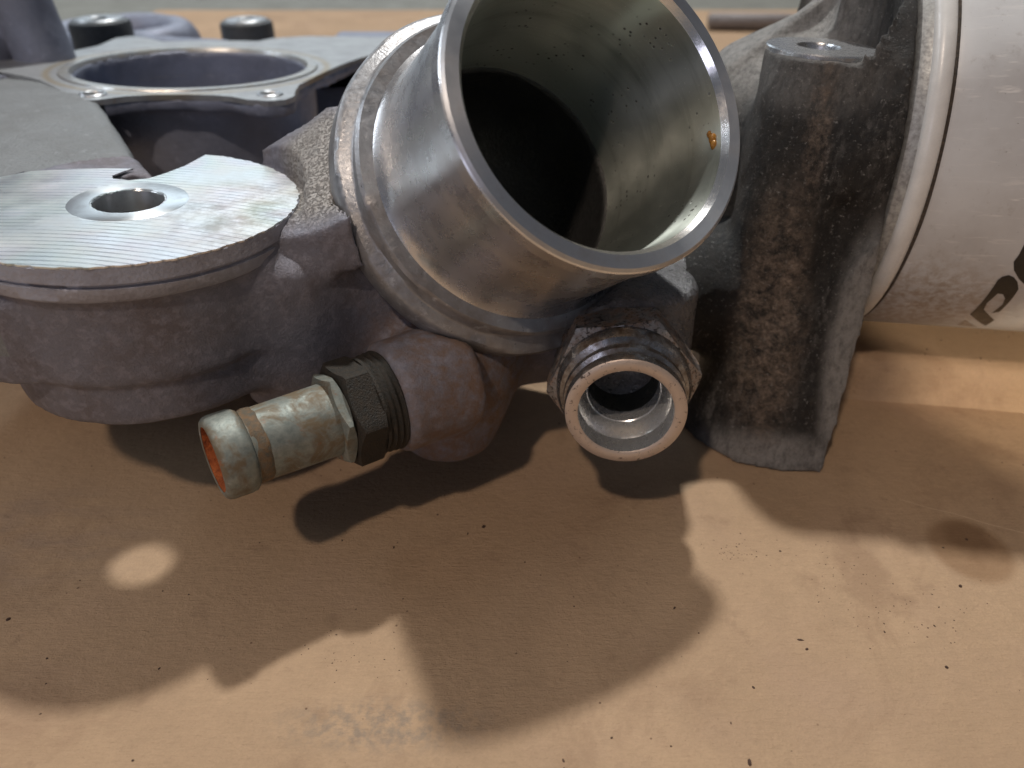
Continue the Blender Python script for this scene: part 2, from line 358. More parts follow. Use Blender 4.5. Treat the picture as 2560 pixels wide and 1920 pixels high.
def m_head():
    s = M('grimy_cast_aluminium')
    st = s.map((1, 1, .45)); n1 = s.noise(.10, 7, .65, st, .3); n2 = s.noise(.6, 8, .75, st); n3 = s.noise(1.8, 5, .75)
    low = s.ball((60.5, 156, 38), 9, 1.0, (.82, 1.8, 3.2)); streak = s.ball((65.5, 170, 76), 4, 1.0, (.60, 3.2, 4.6))
    c = s.mix(s.ramp(n2, [(.40, 0), (.66, 1)]), (.007, .0065, .006), (.036, .032, .028))
    edge = s.ball((80.5, 151, 28), 7, .6, (.95, 2.2, 5.2)); toe = s.ball((64, 148, 0), 8, .7, (2.4, 1.8, 1.1)); top = s.ball((66, 214, 92), 22, .8, (1.2, 1.2, 1))
    zone = s.math('MAXIMUM', s.math('MAXIMUM', edge, toe), top)
    bare = s.math('MULTIPLY', s.ramp(n1, [(.50, 0), (.66, 1)]), s.ramp(n2, [(.48, 0), (.70, .4)]))
    ringz = s.ball((66, 176, 88), 12, .9, (1.2, 1.2, .7)); zone = s.math('MAXIMUM', zone, s.math('MULTIPLY', ringz, .45))
    bare = s.math('MAXIMUM', bare, s.math('MULTIPLY', zone, s.ramp(n2, [(.34, .35), (.56, .95)])))
    c = s.mix(bare, c, s.mix(n3, (.22, .21, .20), (.46, .45, .43)))
    brush = s.noise(.75, 8, .8, s.map((1, 1, 1.5), rot=(0, .4, 0)), .3)
    tan = s.math('MAXIMUM', s.math('MULTIPLY', low, s.ramp(s.noise(.22, 9, .8), [(.40, 0), (.58, 1)])), s.math('MULTIPLY', streak, s.ramp(n2, [(.42, .05), (.62, .7)])))
    c = s.mix(s.math('MULTIPLY', tan, .9), c, s.mix(s.ramp(brush, [(.35, 0), (.65, 1)]), (.07, .045, .03), (.48, .38, .30)))
    c = s.mix(s.math('MULTIPLY', s.ramp(s.noise(1.1, 8, .8), [(.58, 0), (.64, 1)]), .6), c, (.40, .39, .37))
    s.set(Base_Color=c, Metallic=s.math('MULTIPLY', bare, .5), Roughness=s.ramp(n2, [(.35, .42), (.65, .75)]))
    b = s.bump(n3, .25, .9); b = s.bump(s.noise(.8, 9, .8), .7, .9, b); s.bump(s.math('MULTIPLY', tan, brush), .8, .9, b); return s.m
MAT_head = m_head()

def m_white(name='white_enamel', streaks=True):
    s = M(name); n1 = s.noise(.05, 6, .6); n2 = s.noise(.5, 7, .7)
    c = s.mix(s.ramp(n1, [(.35, 0), (.65, 1)]), (.63, .645, .655), (.52, .52, .52))
    scr = s.noise(1, 3, .6, s.map((.05, .5, .9), rot=(.3, .75, .4))); scr2 = s.noise(1, 3, .6, s.map((.04, .7, .7), rot=(.9, -.5, .2))); c = s.mix(s.math('MULTIPLY', s.math('MAXIMUM', s.ramp(scr, [(.60, 0), (.72, 1)]), s.ramp(scr2, [(.62, 0), (.72, 1)])), s.ramp(n1, [(.4, .2), (.6, .75)])), c, (.84, .83, .81))
    smudge = s.math('MULTIPLY', s.ball((96, 160, 30), 22, .9, (1, 1, .8)), s.ramp(n2, [(.42, 0), (.6, .75)]))
    c = s.mix(smudge, c, (.33, .24, .16)); c = s.mix(s.ramp(s.noise(.28, 8, .75, w=2), [(.58, 0), (.72, .5)]), c, (.27, .24, .21)); c = s.mix(s.ramp(s.noise(1.7, 5, .7, w=5), [(.66, 0), (.70, .8)]), c, (.10, .085, .07))
    s.set(Base_Color=c, Roughness=s.ramp(n2, [(.3, .32), (.7, .5)])); s.bump(s.noise(.8, 4, .6), .05, .5); return s.m
MAT_white = m_white()
def simple(name, col, metallic=0, rough=.5, var=.35, scale=.6, bump=.08, col2=None):
    s = M(name); n = s.noise(scale, 6, .65)
    s.set(Base_Color=s.mix(s.ramp(n, [(.35, 0), (.65, 1)]), col, col2 or tuple(x * (1 - var) for x in col)), Metallic=metallic, Roughness=s.ramp(n, [(.3, max(.05, rough - .08)), (.7, rough + .1)]))
    s.bump(s.noise(scale * 3, 4, .65), bump); return s.m
MAT_bead = simple('white_bead', (.76, .76, .74), 0, .28, .12, .3, .02)
MAT_crud = simple('black_crud', (.035, .03, .026), 0, .8, .5, 1.5, .5, (.13, .10, .075))
MAT_plate = simple('dirty_zinc_plate', (.44, .45, .44), .3, .42, .4, .9, .05, (.24, .24, .235))
MAT_print = simple('black_print', (.025, .024, .023), 0, .35, .3, .6, .01)
MAT_print_worn = simple('worn_brown_print', (.22, .16, .11), 0, .45, .3, 1.2, .01, (.50, .46, .42))
MAT_rubber = simple('dark_bushing', (.085, .093, .10), .2, .45, .3)
def m_flange():
    s = M('rear_flange_face'); n = s.noise(.12, 7, .65); n2 = s.noise(.8, 6, .7)
    c = s.mix(s.ramp(n, [(.4, 0), (.65, 1)]), (.42, .44, .45), (.29, .30, .32)); c = s.mix(s.ramp(n2, [(.60, 0), (.70, .5)]), c, (.12, .11, .10))
    m = s.math('SUBTRACT', s.ball((-108.6, 279, 67), 45.5, .05, (1, 1, 1)), s.ball((-108.6, 279, 67), 43.6, .05, (1, 1, 1)), clamp=True)
    c = s.mix(s.math('MULTIPLY', m, .7), c, (.33, .26, .15))
    s.set(Base_Color=c, Metallic=.6, Roughness=s.ramp(n, [(.3, .36), (.7, .5)])); s.bump(n2, .05); return s.m
MAT_flange = m_flange()
MAT_ring = simple('rear_ring_metal', (.60, .62, .63), .8, .33, .3, .25, .02, (.42, .40, .36))
MAT_deep = simple('shade_dark_hole', (.05, .055, .05), .3, .3, .3, .5, .01)  # very dark colour stands in for the shade down the fitting's hole
MAT_bossface = simple('machined_boss', (.62, .64, .66), .85, .28, .3, .8, .03, (.40, .40, .41))
MAT_steel = simple('steel_sleeve', (.60, .62, .64), .9, .3, .3)
def m_zinc():
    s = M('corroded_zinc'); uv = s.uv(); n1 = s.noise(.16, 7, .65, None, .6); n2 = s.noise(.6, 6, .7)
    c = s.mix(s.ramp(n2, [(.35, 0), (.65, 1)]), (.17, .195, .18), (.28, .30, .27))
    c = s.mix(s.ramp(n1, [(.47, 0), (.60, .85)]), c, (.15, .105, .055))
    c = s.mix(s.ramp(s.noise(.22, 7, .7, w=6), [(.60, 0), (.66, .85)]), c, (.30, .10, .03))
    c = s.mix(s.ramp(n2, [(.66, 0), (.72, .6)]), c, (.70, .70, .62))
    s.set(Base_Color=c, Metallic=s.ramp(n1, [(.45, .5), (.6, .15)]), Roughness=s.ramp(n1, [(.4, .5), (.62, .7)])); s.bump(n2, .10, .8); return s.m
MAT_zinc = m_zinc()
MAT_rust = simple('orange_rust', (.50, .13, .028), 0, .8, .5, .5, .4, (.20, .045, .012))
MAT_nut_dark = simple('shade_darkened_nut', (.014, .014, .011), .1, .65, .5, .9, .3, (.035, .026, .017))  # green-black nut, coloured darker still for the shade it sits in
def m_fit():
    s = M('steel_fitting_dirty'); n1 = s.noise(.35, 7, .7); n2 = s.noise(1.3, 5, .7)
    c = s.mix(s.ramp(n1, [(.42, 0), (.6, .9)]), (.36, .36, .36), (.24, .155, .105)); c = s.mix(s.ramp(n2, [(.52, 0), (.60, .9)]), c, (.022, .018, .015))
    s.set(Base_Color=c, Metallic=s.ramp(n1, [(.42, .9), (.6, .25)]), Roughness=s.ramp(n1, [(.4, .28), (.6, .62)])); b = s.bump(n2, .15, .8); s.bump(s.noise(.55, 7, .75), .35, .8, b); return s.m
MAT_fit = m_fit()
MAT_barrel = simple('dark_turned_steel', (.36, .37, .38), .85, .28, .3, .5, .02, (.13, .10, .08))
def m_fitface():
    s = M('fitting_face'); n2 = s.noise(1.0, 6, .75)
    c = s.mix(s.noise(.3, 4, .6), (.50, .40, .33), (.62, .52, .44)); c = s.mix(s.ramp(n2, [(.58, 0), (.64, .9)]), c, (.05, .035, .03))
    s.set(Base_Color=c, Metallic=.45, Roughness=.42); s.bump(n2, .08); return s.m
MAT_fitface = m_fitface()
MAT_fitbore = simple('fitting_bore', (.70, .72, .73), .72, .26, .12, .4, .01)
MAT_amber = simple('amber_sealant', (.42, .19, .03), 0, .18, .3, .8, .1)

def m_paper(name, tone=1.0):
    s = M(name)
    n1 = s.noise(.012, 5, .6); n2 = s.noise(.35, 6, .7); fib = s.noise(1, 4, .65, s.map((.25, 1.6, 1), rot=(0, 0, .35)))
    a = tuple(x * tone for x in (.462, .318, .198)); b = tuple(x * tone for x in (.385, .258, .160))
    c = s.mix(s.ramp(n1, [(.35, 0), (.65, 1)]), a, b)
    c = s.mix(s.ramp(n2, [(.32, .42), (.6, 0)]), c, tuple(x * .74 for x in a)); c = s.mix(s.ramp(s.noise(2.2, 4, .7), [(.38, .35), (.6, 0)]), c, tuple(x * .66 for x in a)); c = s.mix(s.ramp(s.noise(.018, 6, .65, None, .8, w=7), [(.48, 0), (.62, .4)]), c, tuple(x * 1.14 for x in a)); c = s.mix(s.ramp(fib, [(.4, .15), (.65, 0)]), c, tuple(x * .7 for x in a))
    c = s.mix(s.ramp(s.noise(.03, 4, .6, w=3), [(.52, 0), (.7, .30)]), c, tuple(x * tone for x in (.40, .27, .19)))
    c = s.mix(s.ramp(s.noise(.022, 7, .68, None, 1.0, w=11), [(.54, 0), (.63, .45)]), c, tuple(x * tone for x in (.25, .155, .095)))
    c = s.mix(s.ramp(s.noise(.10, 6, .7, w=13), [(.60, 0), (.70, .4)]), c, tuple(x * tone for x in (.22, .14, .09)))
    # oil stain and a greasy patch near the front edge
    st = s.ball((101, 121, 0), 8.6, .35, (1, 1.1, 1)); c = s.mix(s.math('MULTIPLY', st, .55), c, (.20, .105, .045))
    st2 = s.ball((102, 125, 0), 5.0, .8); c = s.mix(s.math('MULTIPLY', st2, .45), c, (.13, .065, .03))
    gr = s.math('MULTIPLY', s.ball((-22, 79, 0), 16, 1.2, (1, .28, 1)), s.ramp(s.noise(.5, 6, .7), [(.42, 0), (.6, .6)])); c = s.mix(gr, c, (.20, .17, .14))
    gr2 = s.math('MULTIPLY', s.ball((-116, 124, 0), 26, 1.2, (1.2, .6, 1)), s.ramp(s.noise(.12, 6, .6, s.map((.5, 1.6, 1), rot=(0, 0, -.5))), [(.4, 0), (.65, .5)])); c = s.mix(gr2, c, (.27, .20, .16))
    sp = s.math('MULTIPLY', s.ramp(s.voro(.22), [(.035, 1), (.06, 0)]), s.ramp(s.noise(.05, 2, .5, w=8), [(.5, 0), (.55, .8)])); c = s.mix(sp, c, (.10, .05, .03))
    for (x0, y0, ang, w) in ((112, 128, -.42, .16),):
        m = s.map(rot=(0, 0, 0), loc=(-x0, -y0, 0)); q = s.map(rot=(0, 0, -ang), src=m); xx = s.sep(q)
        ln = s.math('LESS_THAN', s.math('ABSOLUTE', s.math('ADD', xx[1], s.math('MULTIPLY', s.math('SUBTRACT', s.noise(.06, 2, .5), .5), 3.0))), w)
        ln = s.math('MULTIPLY', ln, s.math('LESS_THAN', s.math('ABSOLUTE', xx[0]), 22)); c = s.mix(s.math('MULTIPLY', ln, .5), c, (.62, .46, .31))
    s.set(Base_Color=c, Roughness=.72, Specular_IOR_Level=.28)
    d = s.bump(s.noise(.06, 3, .5), .5, .5); d = s.bump(s.noise(.7, 6, .72), .42, .9, d); d = s.bump(s.noise(2.6, 3, .6), .08, .8, d); s.bump(fib, .28, .7, d); return s.m
MAT_paper = m_paper('kraft_cardboard')
MAT_bench = simple('bench_top', (.19, .19, .165), 0, .6, .25, .03, .05)

# ------------------------------------------------------------------ the setting
def sheet(name, poly, z, mat, label, th=0.0):
    bm = bmesh.new(); f = bm.faces.new([bm.verts.new((x, y, z)) for x, y in poly])
    if th:
        r = bmesh.ops.extrude_face_region(bm, geom=[f]); bmesh.ops.translate(bm, verts=[v for v in r['geom'] if isinstance(v, bmesh.types.BMVert)], vec=(0, 0, -th))
        bmesh.ops.recalc_face_normals(bm, faces=bm.faces)
    me = bpy.data.meshes.new(name); bm.to_mesh(me); bm.free(); o = link(name, me, mat, smooth=False); return tag(o, label, kind='structure')
sheet('bench_top', [(-2500, -900), (2500, -900), (2500, 3500), (-2500, 3500)], -1.5, MAT_bench, 'grey green bench top showing beyond the far edge of the brown cardboard')
# cardboard sheet with soft waviness
def wav(x, y): return .35 * math.sin(x * .013 + y * .02) * math.sin(y * .017 + 1) + .18 * math.sin(x * .05 + 2) * math.sin(y * .04)
bm = bmesh.new(); nx, ny = 120, 120; g = []
for j in range(ny + 1):
    y = -300 + 1170 * j / ny; row = []
    for i in range(nx + 1):
        x = -362 + 1100 * i / nx; near = 1 if abs(x) < 200 and 60 < y < 320 else 1
        row.append(bm.verts.new((x, y, min(0, wav(x, y) - .53))))
    g.append(row)
for j in range(ny):
    for i in range(nx): bm.faces.new((g[j][i], g[j][i + 1], g[j + 1][i + 1], g[j + 1][i]))
me = bpy.data.meshes.new('cardboard'); bm.to_mesh(me); bm.free()
tag(link('cardboard_sheet', me, MAT_paper), 'flat brown kraft cardboard sheet lying under the casting', kind='structure')
# raised fold of cardboard behind the foot, under the filter
fd = unit((1, -.142, 0)); fn = unit((.142, 1, 0)); P0 = np.array([62., 182.6, 0]); prof = [(-.6, -.8), (0, .25), (.5, 1.2), (1.3, 4.5), (2.2, 8.2), (3.4, 10.2), (5.2, 11.1), (8, 11.4), (60, 11.7), (400, 12)]
V = []; F = []; NX = 60
for i in range(NX + 1):
    for d, z in prof:
        x = i / NX * 520; V.append(P0 + fd * x + fn * (d + .5 * math.sin(x * .03)) + np.array([0, 0, z + (.25 * math.sin(x * .05 + d * .05) if z > 5 else 0)]))
m_ = len(prof)
for i in range(NX):
    for j in range(m_ - 1): F.append((i * m_ + j, (i + 1) * m_ + j, (i + 1) * m_ + j + 1, i * m_ + j + 1))
for i in (0, NX): F.append(tuple(i * m_ + j for j in range(m_)))
tag(link('cardboard_fold', pydata(V, F), MAT_paper, auto=60), 'raised folded flap of brown cardboard under the white filter', kind='structure')

# ------------------------------------------------------------------ the engine housing
H = thing('engine_housing', (0, 165, 0), 'dirty cast aluminium engine housing with large outlet neck, hose barb and white filter', 'engine part')
n_out = unit((.43, -.68, .595)); C_out = np.array([16.2, 138.0, 90.9])
def on_out(s, dr=0, ang=0): 
    a, b = basis(n_out); return C_out - n_out * s + dr * (math.cos(ang) * a + math.sin(ang) * b)
PADC = np.array([-77., 150.]); PADN = unit((.050, .025, 1))
def padz(x, y): return 70.0 - .050 * (x + 90) - .025 * (y - 118)
PZ0 = padz(*PADC)
a_f = unit((.989, -.148, -.0)); C_f = np.array([96.7, 210.3, 65.2])          # filter axis; circle of its seam, radius 51
barb_T = np.array([-55.3, 110.4, 33.6]); barb_n = unit((-.82, -.572, .02))
fit_T = np.array([22.5, 123.6, 34.7]); fit_n = unit((-.075, -.995, .05))

# --- near body: pad drum, wall, web, outlet elbow, barb boss
g = Grid((-190, 108, 4), (48, 264, 92), .95)
PO = np.array([*PADC, PZ0])
drum = g.cyl(PO, PADN, 32.2, -7.5, -.9, .3)
wall = g.cyl((*PADC, 0), (0, 0, 1), 31.3, 43.5, 64, 1.0)
wall = np.minimum(wall, g.cyl((-91, 150.3, 0), (0, 0, 1), 30.4, 43.5, 61, 1.0)); lobe = g.cyl((*PADC, 0), (0, 0, 1), 30.1, 33.8, 60, 1.4)
f = np.minimum(np.minimum(drum, wall), lobe)
f = np.minimum(f, g.box((-66, 198, 21), (54, 29, 6), None, 3)); bulge = g.cyl((-48, 148.5, 0), (0, 0, 1), 13.5, 25, 60, 4); f = smin(f, bulge, 6)  # box is an unseen addition that keeps rear lamp light off the ground
slab = g.prism([(-78.5, 164.5), (-136, 250), (-147, 259), (-161, 261), (-186, 236), (-188, 156), (-100, 156)], 50, 67.6, 1.6)
slab = smin(slab, g.ellipsoid((-140, 205, 60), (45, 45, 9.6)), 8)
f = smin(f, slab, 1.5)
zs = 64.0 + (.12 + .26 * np.clip((g.X + 60) / 18, 0, 1)) * (g.Y - 141) + .016 * np.maximum(g.X + 48, 0) ** 2
web = np.maximum(g.box((-41, 160.5, 54), (18, 19.5, 40), None, 2), (g.Z - zs) * .85); web = np.maximum(web, 55.5 + .2 * (g.X + 40) - g.Z)
side = g.box((-37, 158.5, 41), (23, 14, 18.5), [(.97, .2, 0), (-.2, .97, 0), (0, 0, 1)], 7)
elbow = g.capsule(on_out(42), on_out(66), 31, 27); el2 = g.capsule(on_out(58) + [0, 4, 0], np.array([-2, 178, 32]), 27, 20)
# block the elbow from reaching past the collar plane
s_ = (g.X - C_out[0]) * n_out[0] + (g.Y - C_out[1]) * n_out[1] + (g.Z - C_out[2]) * n_out[2]
elb = np.maximum(smin(elbow, el2, 8), s_ + 42)
boss = g.cyl((-15.2, 147.0, 0), (0, 0, 1), 11.8, 9.5, 40, 5.5); boss2 = g.capsule((-13, 150, 26), (-5, 164, 38), 12.4, 14)
f = smin(f, side, 5); f = smin(f, web, 3); f = smin(f, elb, 6); f = smin(f, smin(smin(boss, boss2, 5), g.capsule((-8, 160, 50), (-13, 152, 26), 15, 13), 5), 6)
barbseat = g.cyl(barb_T + (-barb_n) * 35.5, -barb_n, 12.0, 0, 18, 2.0); f = smin(f, barbseat, 3)
link_r = g.capsule((2, 176, 30), (40, 188, 32), 13, 13); f = smin(f, link_r, 6); f = smin(f, g.capsule((-2, 165, 30), (24, 168, 30), 14, 13), 5)
# recess that makes the dark hollow below the web
# bores: inside of drum open below, hole, outlet passage
f = smax(f, -g.cyl((-77, 143.6, 0), (0, 0, 1), 20.0, 0, 62.0, 2), 1.0)
f = np.maximum(f, -g.prism([(-72.3, 188), (-74.0, 173.3), (-76.4, 167.2), (-78.6, 164.2), (-80, 168.5), (-138, 258), (-60, 262), (-60, 200)], 47, 100))
f = np.maximum(f, -g.cyl((-83, 165, 0), (0, 0, 1), 2.9, 63.5, 100))
f = np.maximum(f, -g.cyl((-77, 149.5, 0), (0, 0, 1), 7.3, 50, 90))
f = np.maximum(f, -g.capsule(on_out(30), on_out(50), 26.8))
f = np.maximum(f, -g.cyl(on_out(0), -n_out, 26.5, -5, 44))
f = np.maximum(f, -g.cyl(on_out(0), -n_out, 38.2, -8, 43))
# keep everything under the machined plane of the pad
f = f + g.rough(.07, 2.6) + g.rough(.10, 9.0)
pp = g.Z - (70.0 - .050 * (g.X + 90) - .025 * (g.Y - 118)) + .75
f = np.where((np.hypot(g.X - PADC[0], g.Y - PADC[1]) < 34.5), np.maximum(f, pp), f)
Vb, Qb = g.net(f); Vb = relax(Vb, Qb, 1, .35)
cen = Vb[Qb].mean(1)
isboss = (cen[:, 0] > -32) & (cen[:, 0] < 4) & (cen[:, 2] < 40) & (cen[:, 1] < 166) & (cen[:, 2] < 10 + (cen[:, 0] + 40) * 1.6)
isslab = (cen[:, 2] > 50) & ~((cen[:, 0] - PADC[0]) ** 2 + (cen[:, 1] - PADC[1]) ** 2 < 33.6 ** 2) & (cen[:, 0] < -70)
body = link('drum_body', mesh_vq(Vb, Qb[~isboss & ~isslab]), MAT_body, H, 'grey round drum-shaped body with machined top')
link('barb_boss', mesh_vq(Vb, Qb[isboss]), MAT_body, H, 'brown stained rounded boss holding the rusty barb')
link('top_cover', mesh_vq(Vb, Qb[isslab]), MAT_cover, H, 'rough grey sloping casting behind the machined pad')

# --- machined pad: disc with notch and hole, crisp edge
def disc_with_holes(outer, holes, z, th, mat, name, parent, label=None):
    bm = bmesh.new(); loops = []
    for L in [outer] + holes:
        vs = [bm.verts.new((x, y, z)) for x, y in L]; loops.append([bm.edges.new((vs[i], vs[(i + 1) % len(vs)])) for i in range(len(vs))])
    bmesh.ops.triangle_fill(bm, use_beauty=True, use_dissolve=False, edges=[e for l in loops for e in l])
    r = bmesh.ops.extrude_face_region(bm, geom=bm.faces[:]); bmesh.ops.translate(bm, verts=[v for v in r['geom'] if isinstance(v, bmesh.types.BMVert)], vec=(0, 0, -th))
    for v in bm.verts: v.co.z += padz(v.co.x, v.co.y)
    bmesh.ops.recalc_face_normals(bm, faces=bm.faces); me = bpy.data.meshes.new(name); bm.to_mesh(me); bm.free()
    return link(name, me, mat, parent, label, smooth=False)
out = []
for k in range(420):
    t = 2 * math.pi * k / 420; r = 32.9 + .12 * math.sin(31 * t) + .10 * math.sin(77 * t + 1) + .08 * random.uniform(-1, 1)
    x, y = PADC[0] + r * math.cos(t), PADC[1] + r * math.sin(t)
    out.append((x, y))
# cut the back: from (-109,160) to (-92,171) to notch (-84,168),(-80.5,161.5),(-75.5,163),(-78,167)-(-70.6,177)
start = min(range(420), key=lambda k: (out[k][0] + 70.0) ** 2 + (out[k][1] - 182) ** 2); end = min(range(420), key=lambda k: (out[k][0] + 109) ** 2 + (out[k][1] - 160) ** 2)
keep = out[end:] + out[:start + 1]
cut = [(-72.6, 182.2), (-74.2, 173.5), (-76.6, 167.2), (-78.6, 163.6), (-82.0, 161.8), (-85.6, 162.3), (-86.6, 164.2), (-85.6, 167.4), (-84.4, 169.8), (-86.2, 169.4), (-90, 168.9), (-97, 167.2), (-104, 164.6)]
hole = [(-77 + (6.9 + random.uniform(-.22, .15)) * math.cos(t), 149.5 + (6.9 + random.uniform(-.2, .15)) * math.sin(t)) for t in np.linspace(0, 2 * math.pi, 72, endpoint=False)]
disc_with_holes(keep + cut, [hole], 0.0, .35, MAT_pad, 'machined_pad', H, 'bright milled flat pad with round hole')
ring_o = [(-77 + 11.2 * math.cos(t), 149.5 + 11.0 * math.sin(t)) for t in np.linspace(0, 2 * math.pi, 72, endpoint=False)]
link('spotface', lathe((-77, 149.5, padz(-77, 149.5)), PADN, [(-4.5, 6.75), (-.3, 6.8), (.10, 7.15), (.10, 11.1), (-.1, 11.5)], 120, jitter=.03), MAT_spot, H, 'brighter turned ring round the pad hole', auto=30)
a_, b_ = basis(PADN); _v = np.array([math.cos(math.radians(152)), math.sin(math.radians(152)), 0]); rim_start = math.degrees(math.atan2(_v @ b_, _v @ a_))
link('drum_rim', lathe(PO, PADN, [(-.30, 32.5), (-.45, 32.9), (-3.2, 33.2), (-3.6, 32.3), (-4.0, 32.3), (-4.3, 32.9), (-6.4, 32.8), (-7.0, 32.2), (-7.6, 31.0), (-8.2, 30.8)], 360, jitter=.07, ang0=math.radians(rim_start), arc=.74), MAT_rim, H, 'speckled double band round the drum below the pad', auto=45)

# --- outlet neck
prof = [(-40.5, 25.9), (-3, 26.05), (-1.3, 26.3)]
link('outlet_bore', lathe(C_out, n_out, prof, 192), MAT_bore, H, 'greenish grey machined bore of outlet neck')
link('bore_chamfer', lathe(C_out, n_out, [(-1.3, 26.3), (0.0, 27.2)], 192), MAT_lip, H)
link('outlet_rim_face', lathe(C_out, n_out, [(0, 27.2), (0, 29.6), (-.5, 30.15)], 192), MAT_face, H, 'flat grey end face of outlet neck', auto=25)
neck = [(-.5, 30.15), (-.8, 30.4), (-3.6, 30.5), (-3.9, 30.2), (-4.4, 29.75), (-5.2, 29.65), (-12, 29.7), (-12.6, 29.8), (-24, 29.9), (-30, 30.1), (-33.2, 30.7), (-34.4, 31.6)]
link('outlet_neck', lathe(C_out, n_out, neck, 192), MAT_turned, H, 'smooth round outlet tube reflecting the cardboard', auto=28)
col = [(-34.4, 31.4), (-34.6, 34.2), (-35.3, 34.8), (-37.6, 34.9), (-38.1, 35.4), (-38.6, 37.2), (-39.6, 38.0), (-43.6, 38.3), (-45.4, 37.6), (-47.5, 35.4), (-52, 32.5), (-58, 30)]
link('outlet_collar', lathe(C_out, n_out, col, 192, jitter=.14), MAT_collar, H, 'stepped weathered collar round the outlet neck', auto=40)
# dark passage behind the bore with broken casting edge
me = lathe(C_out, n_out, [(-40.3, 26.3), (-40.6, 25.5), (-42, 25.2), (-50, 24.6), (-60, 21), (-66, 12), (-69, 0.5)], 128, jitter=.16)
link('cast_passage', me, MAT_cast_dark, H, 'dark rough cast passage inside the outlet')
# sealant drop
def blob(name, c, r, mat, parent, label=None, sq=(1, 1, 1), jag=.15, sub=3):
    bm = bmesh.new(); bmesh.ops.create_icosphere(bm, subdivisions=sub, radius=1)
    for v in bm.verts:
        q = np.array(v.co); k = 1 + jag * math.sin(5 * q[0] + c[0]) * math.sin(4 * q[1] + 1) * math.cos(6 * q[2])
        v.co = Vector(np.array(c) + q * r * k * np.array(sq))
    me = bpy.data.meshes.new(name); bm.to_mesh(me); bm.free(); return link(name, me, mat, parent, label)
ab, bb = basis(n_out)
def inbore(s_, deg, r=26.0):
    t = math.radians(deg); return C_out - n_out * s_ + r * (math.cos(t) * ab + math.sin(t) * bb)
def bore_px(p):
    q = p - CAM; c, s_ = math.cos(PITCH), math.sin(PITCH); d = q[1] * c - q[2] * s_; return 512 + FPX * q[0] / d, 384 - FPX * (q[1] * s_ + q[2] * c) / d
best = min(((bore_px(inbore(3.2, k))[0] - 711) ** 2 + (bore_px(inbore(3.2, k))[1] - 139) ** 2, k) for k in range(360))[1]
for ds, dk, r in ((0, 0, .75), (-.2, -2.6, .6), (1.0, 3.2, .45), (.5, 1.5, .5)):
    blob('sealant_drop', inbore(3.2 + ds, best + dk, 25.9), r, MAT_amber, H, sq=(1, 1, 1.6), sub=2)

# --- hose barb
B = link('hose_barb', lathe(barb_T, barb_n, [(-24, 7.5), (-12, 7.25), (-8.6, 7.2), (-6.5, 7.2)], 96, jitter=.03), MAT_zinc, H, 'corroded zinc hose barb tube with rust streaks')
link('barb_bead', lathe(barb_T, barb_n, [(-6.6, 6.7), (-6.3, 7.6), (-5.7, 8.1), (-4.8, 8.25), (-1.6, 8.2), (-.7, 8.0), (-.2, 7.5), (0, 6.95), (-.15, 6.4)], 96, jitter=.05), MAT_zinc, B, 'swollen bead at the open end of the barb')
link('rust_ring', lathe(barb_T, barb_n, [(-9.4, 7.15), (-9.0, 7.34), (-7.6, 7.4), (-7.1, 7.25), (-6.6, 7.2)], 96, jitter=.09), simple('brown_rust', (.17, .10, .045), .1, .7, .5, .9, .15, (.10, .095, .075)), B, 'brown rust ring behind the bead')
link('rusty_mouth', lathe(barb_T, barb_n, [(-.2, 6.35), (-2, 6.1), (-14, 6.0), (-26, 5.9), (-26.2, .2)], 96, jitter=.05), MAT_rust, B, 'orange rusted inside of the barb')
link('barb_shoulder', hexprism(barb_T, barb_n, 9.8, -25.2, -23.0, 6.6, .35), MAT_zinc, B, auto=30)
nut = link('barb_nut', hexprism(barb_T, barb_n, 11.3, -31.4, -25.3, 6.5, .2), MAT_nut_dark, H, 'dark hexagon nut of the hose barb', auto=30)
thr = []
for k in range(6): thr += [(-31.6 - k * 1.25, 10.3 + .12 * k), (-32.2 - k * 1.25, 9.9 + .12 * k)]
link('barb_thread', lathe(barb_T, barb_n, [(-31, 10.2)] + thr + [(-44, 9.6)], 96), MAT_nut_dark, nut, auto=25)

# --- threaded fitting with hexagon
Ft = link('threaded_fitting', lathe(fit_T, fit_n, [(-.4, 12.0), (-1, 12.15), (-2.6, 12.15), (-3.1, 11.3), (-3.9, 11.3), (-4.4, 12.4), (-5.6, 12.5), (-6.1, 11.8), (-6.8, 11.8), (-7.4, 13.2), (-9.0, 13.9), (-10.4, 14.0)], 128), MAT_barrel, H, 'steel port fitting with grooved barrel', auto=30)
link('fitting_face', lathe(fit_T, fit_n, [(-.2, 9.5), (0, 9.7), (0, 11.8), (-.3, 12.05)], 128), MAT_fitface, Ft)
link('fitting_bore', lathe(fit_T, fit_n, [(-.2, 9.5), (-4.6, 9.4), (-5.0, 9.1), (-8.4, 7.7), (-8.6, 7.5), (-12, 7.4)], 128), MAT_fitbore, Ft, 'bright stepped bore of the fitting', auto=20)
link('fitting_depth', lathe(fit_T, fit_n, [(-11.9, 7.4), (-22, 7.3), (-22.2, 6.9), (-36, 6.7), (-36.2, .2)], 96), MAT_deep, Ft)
link('fitting_hexagon', hexprism(fit_T, fit_n, 16.4, -17.8, -10.2, 12.5, .16), MAT_fit, H, 'grimy brown steel hexagon behind the port', auto=30)
link('fitting_neck', lathe(fit_T, fit_n, [(-17.5, 13.6), (-19, 13.8), (-22, 14.5)], 96), MAT_fit, H)

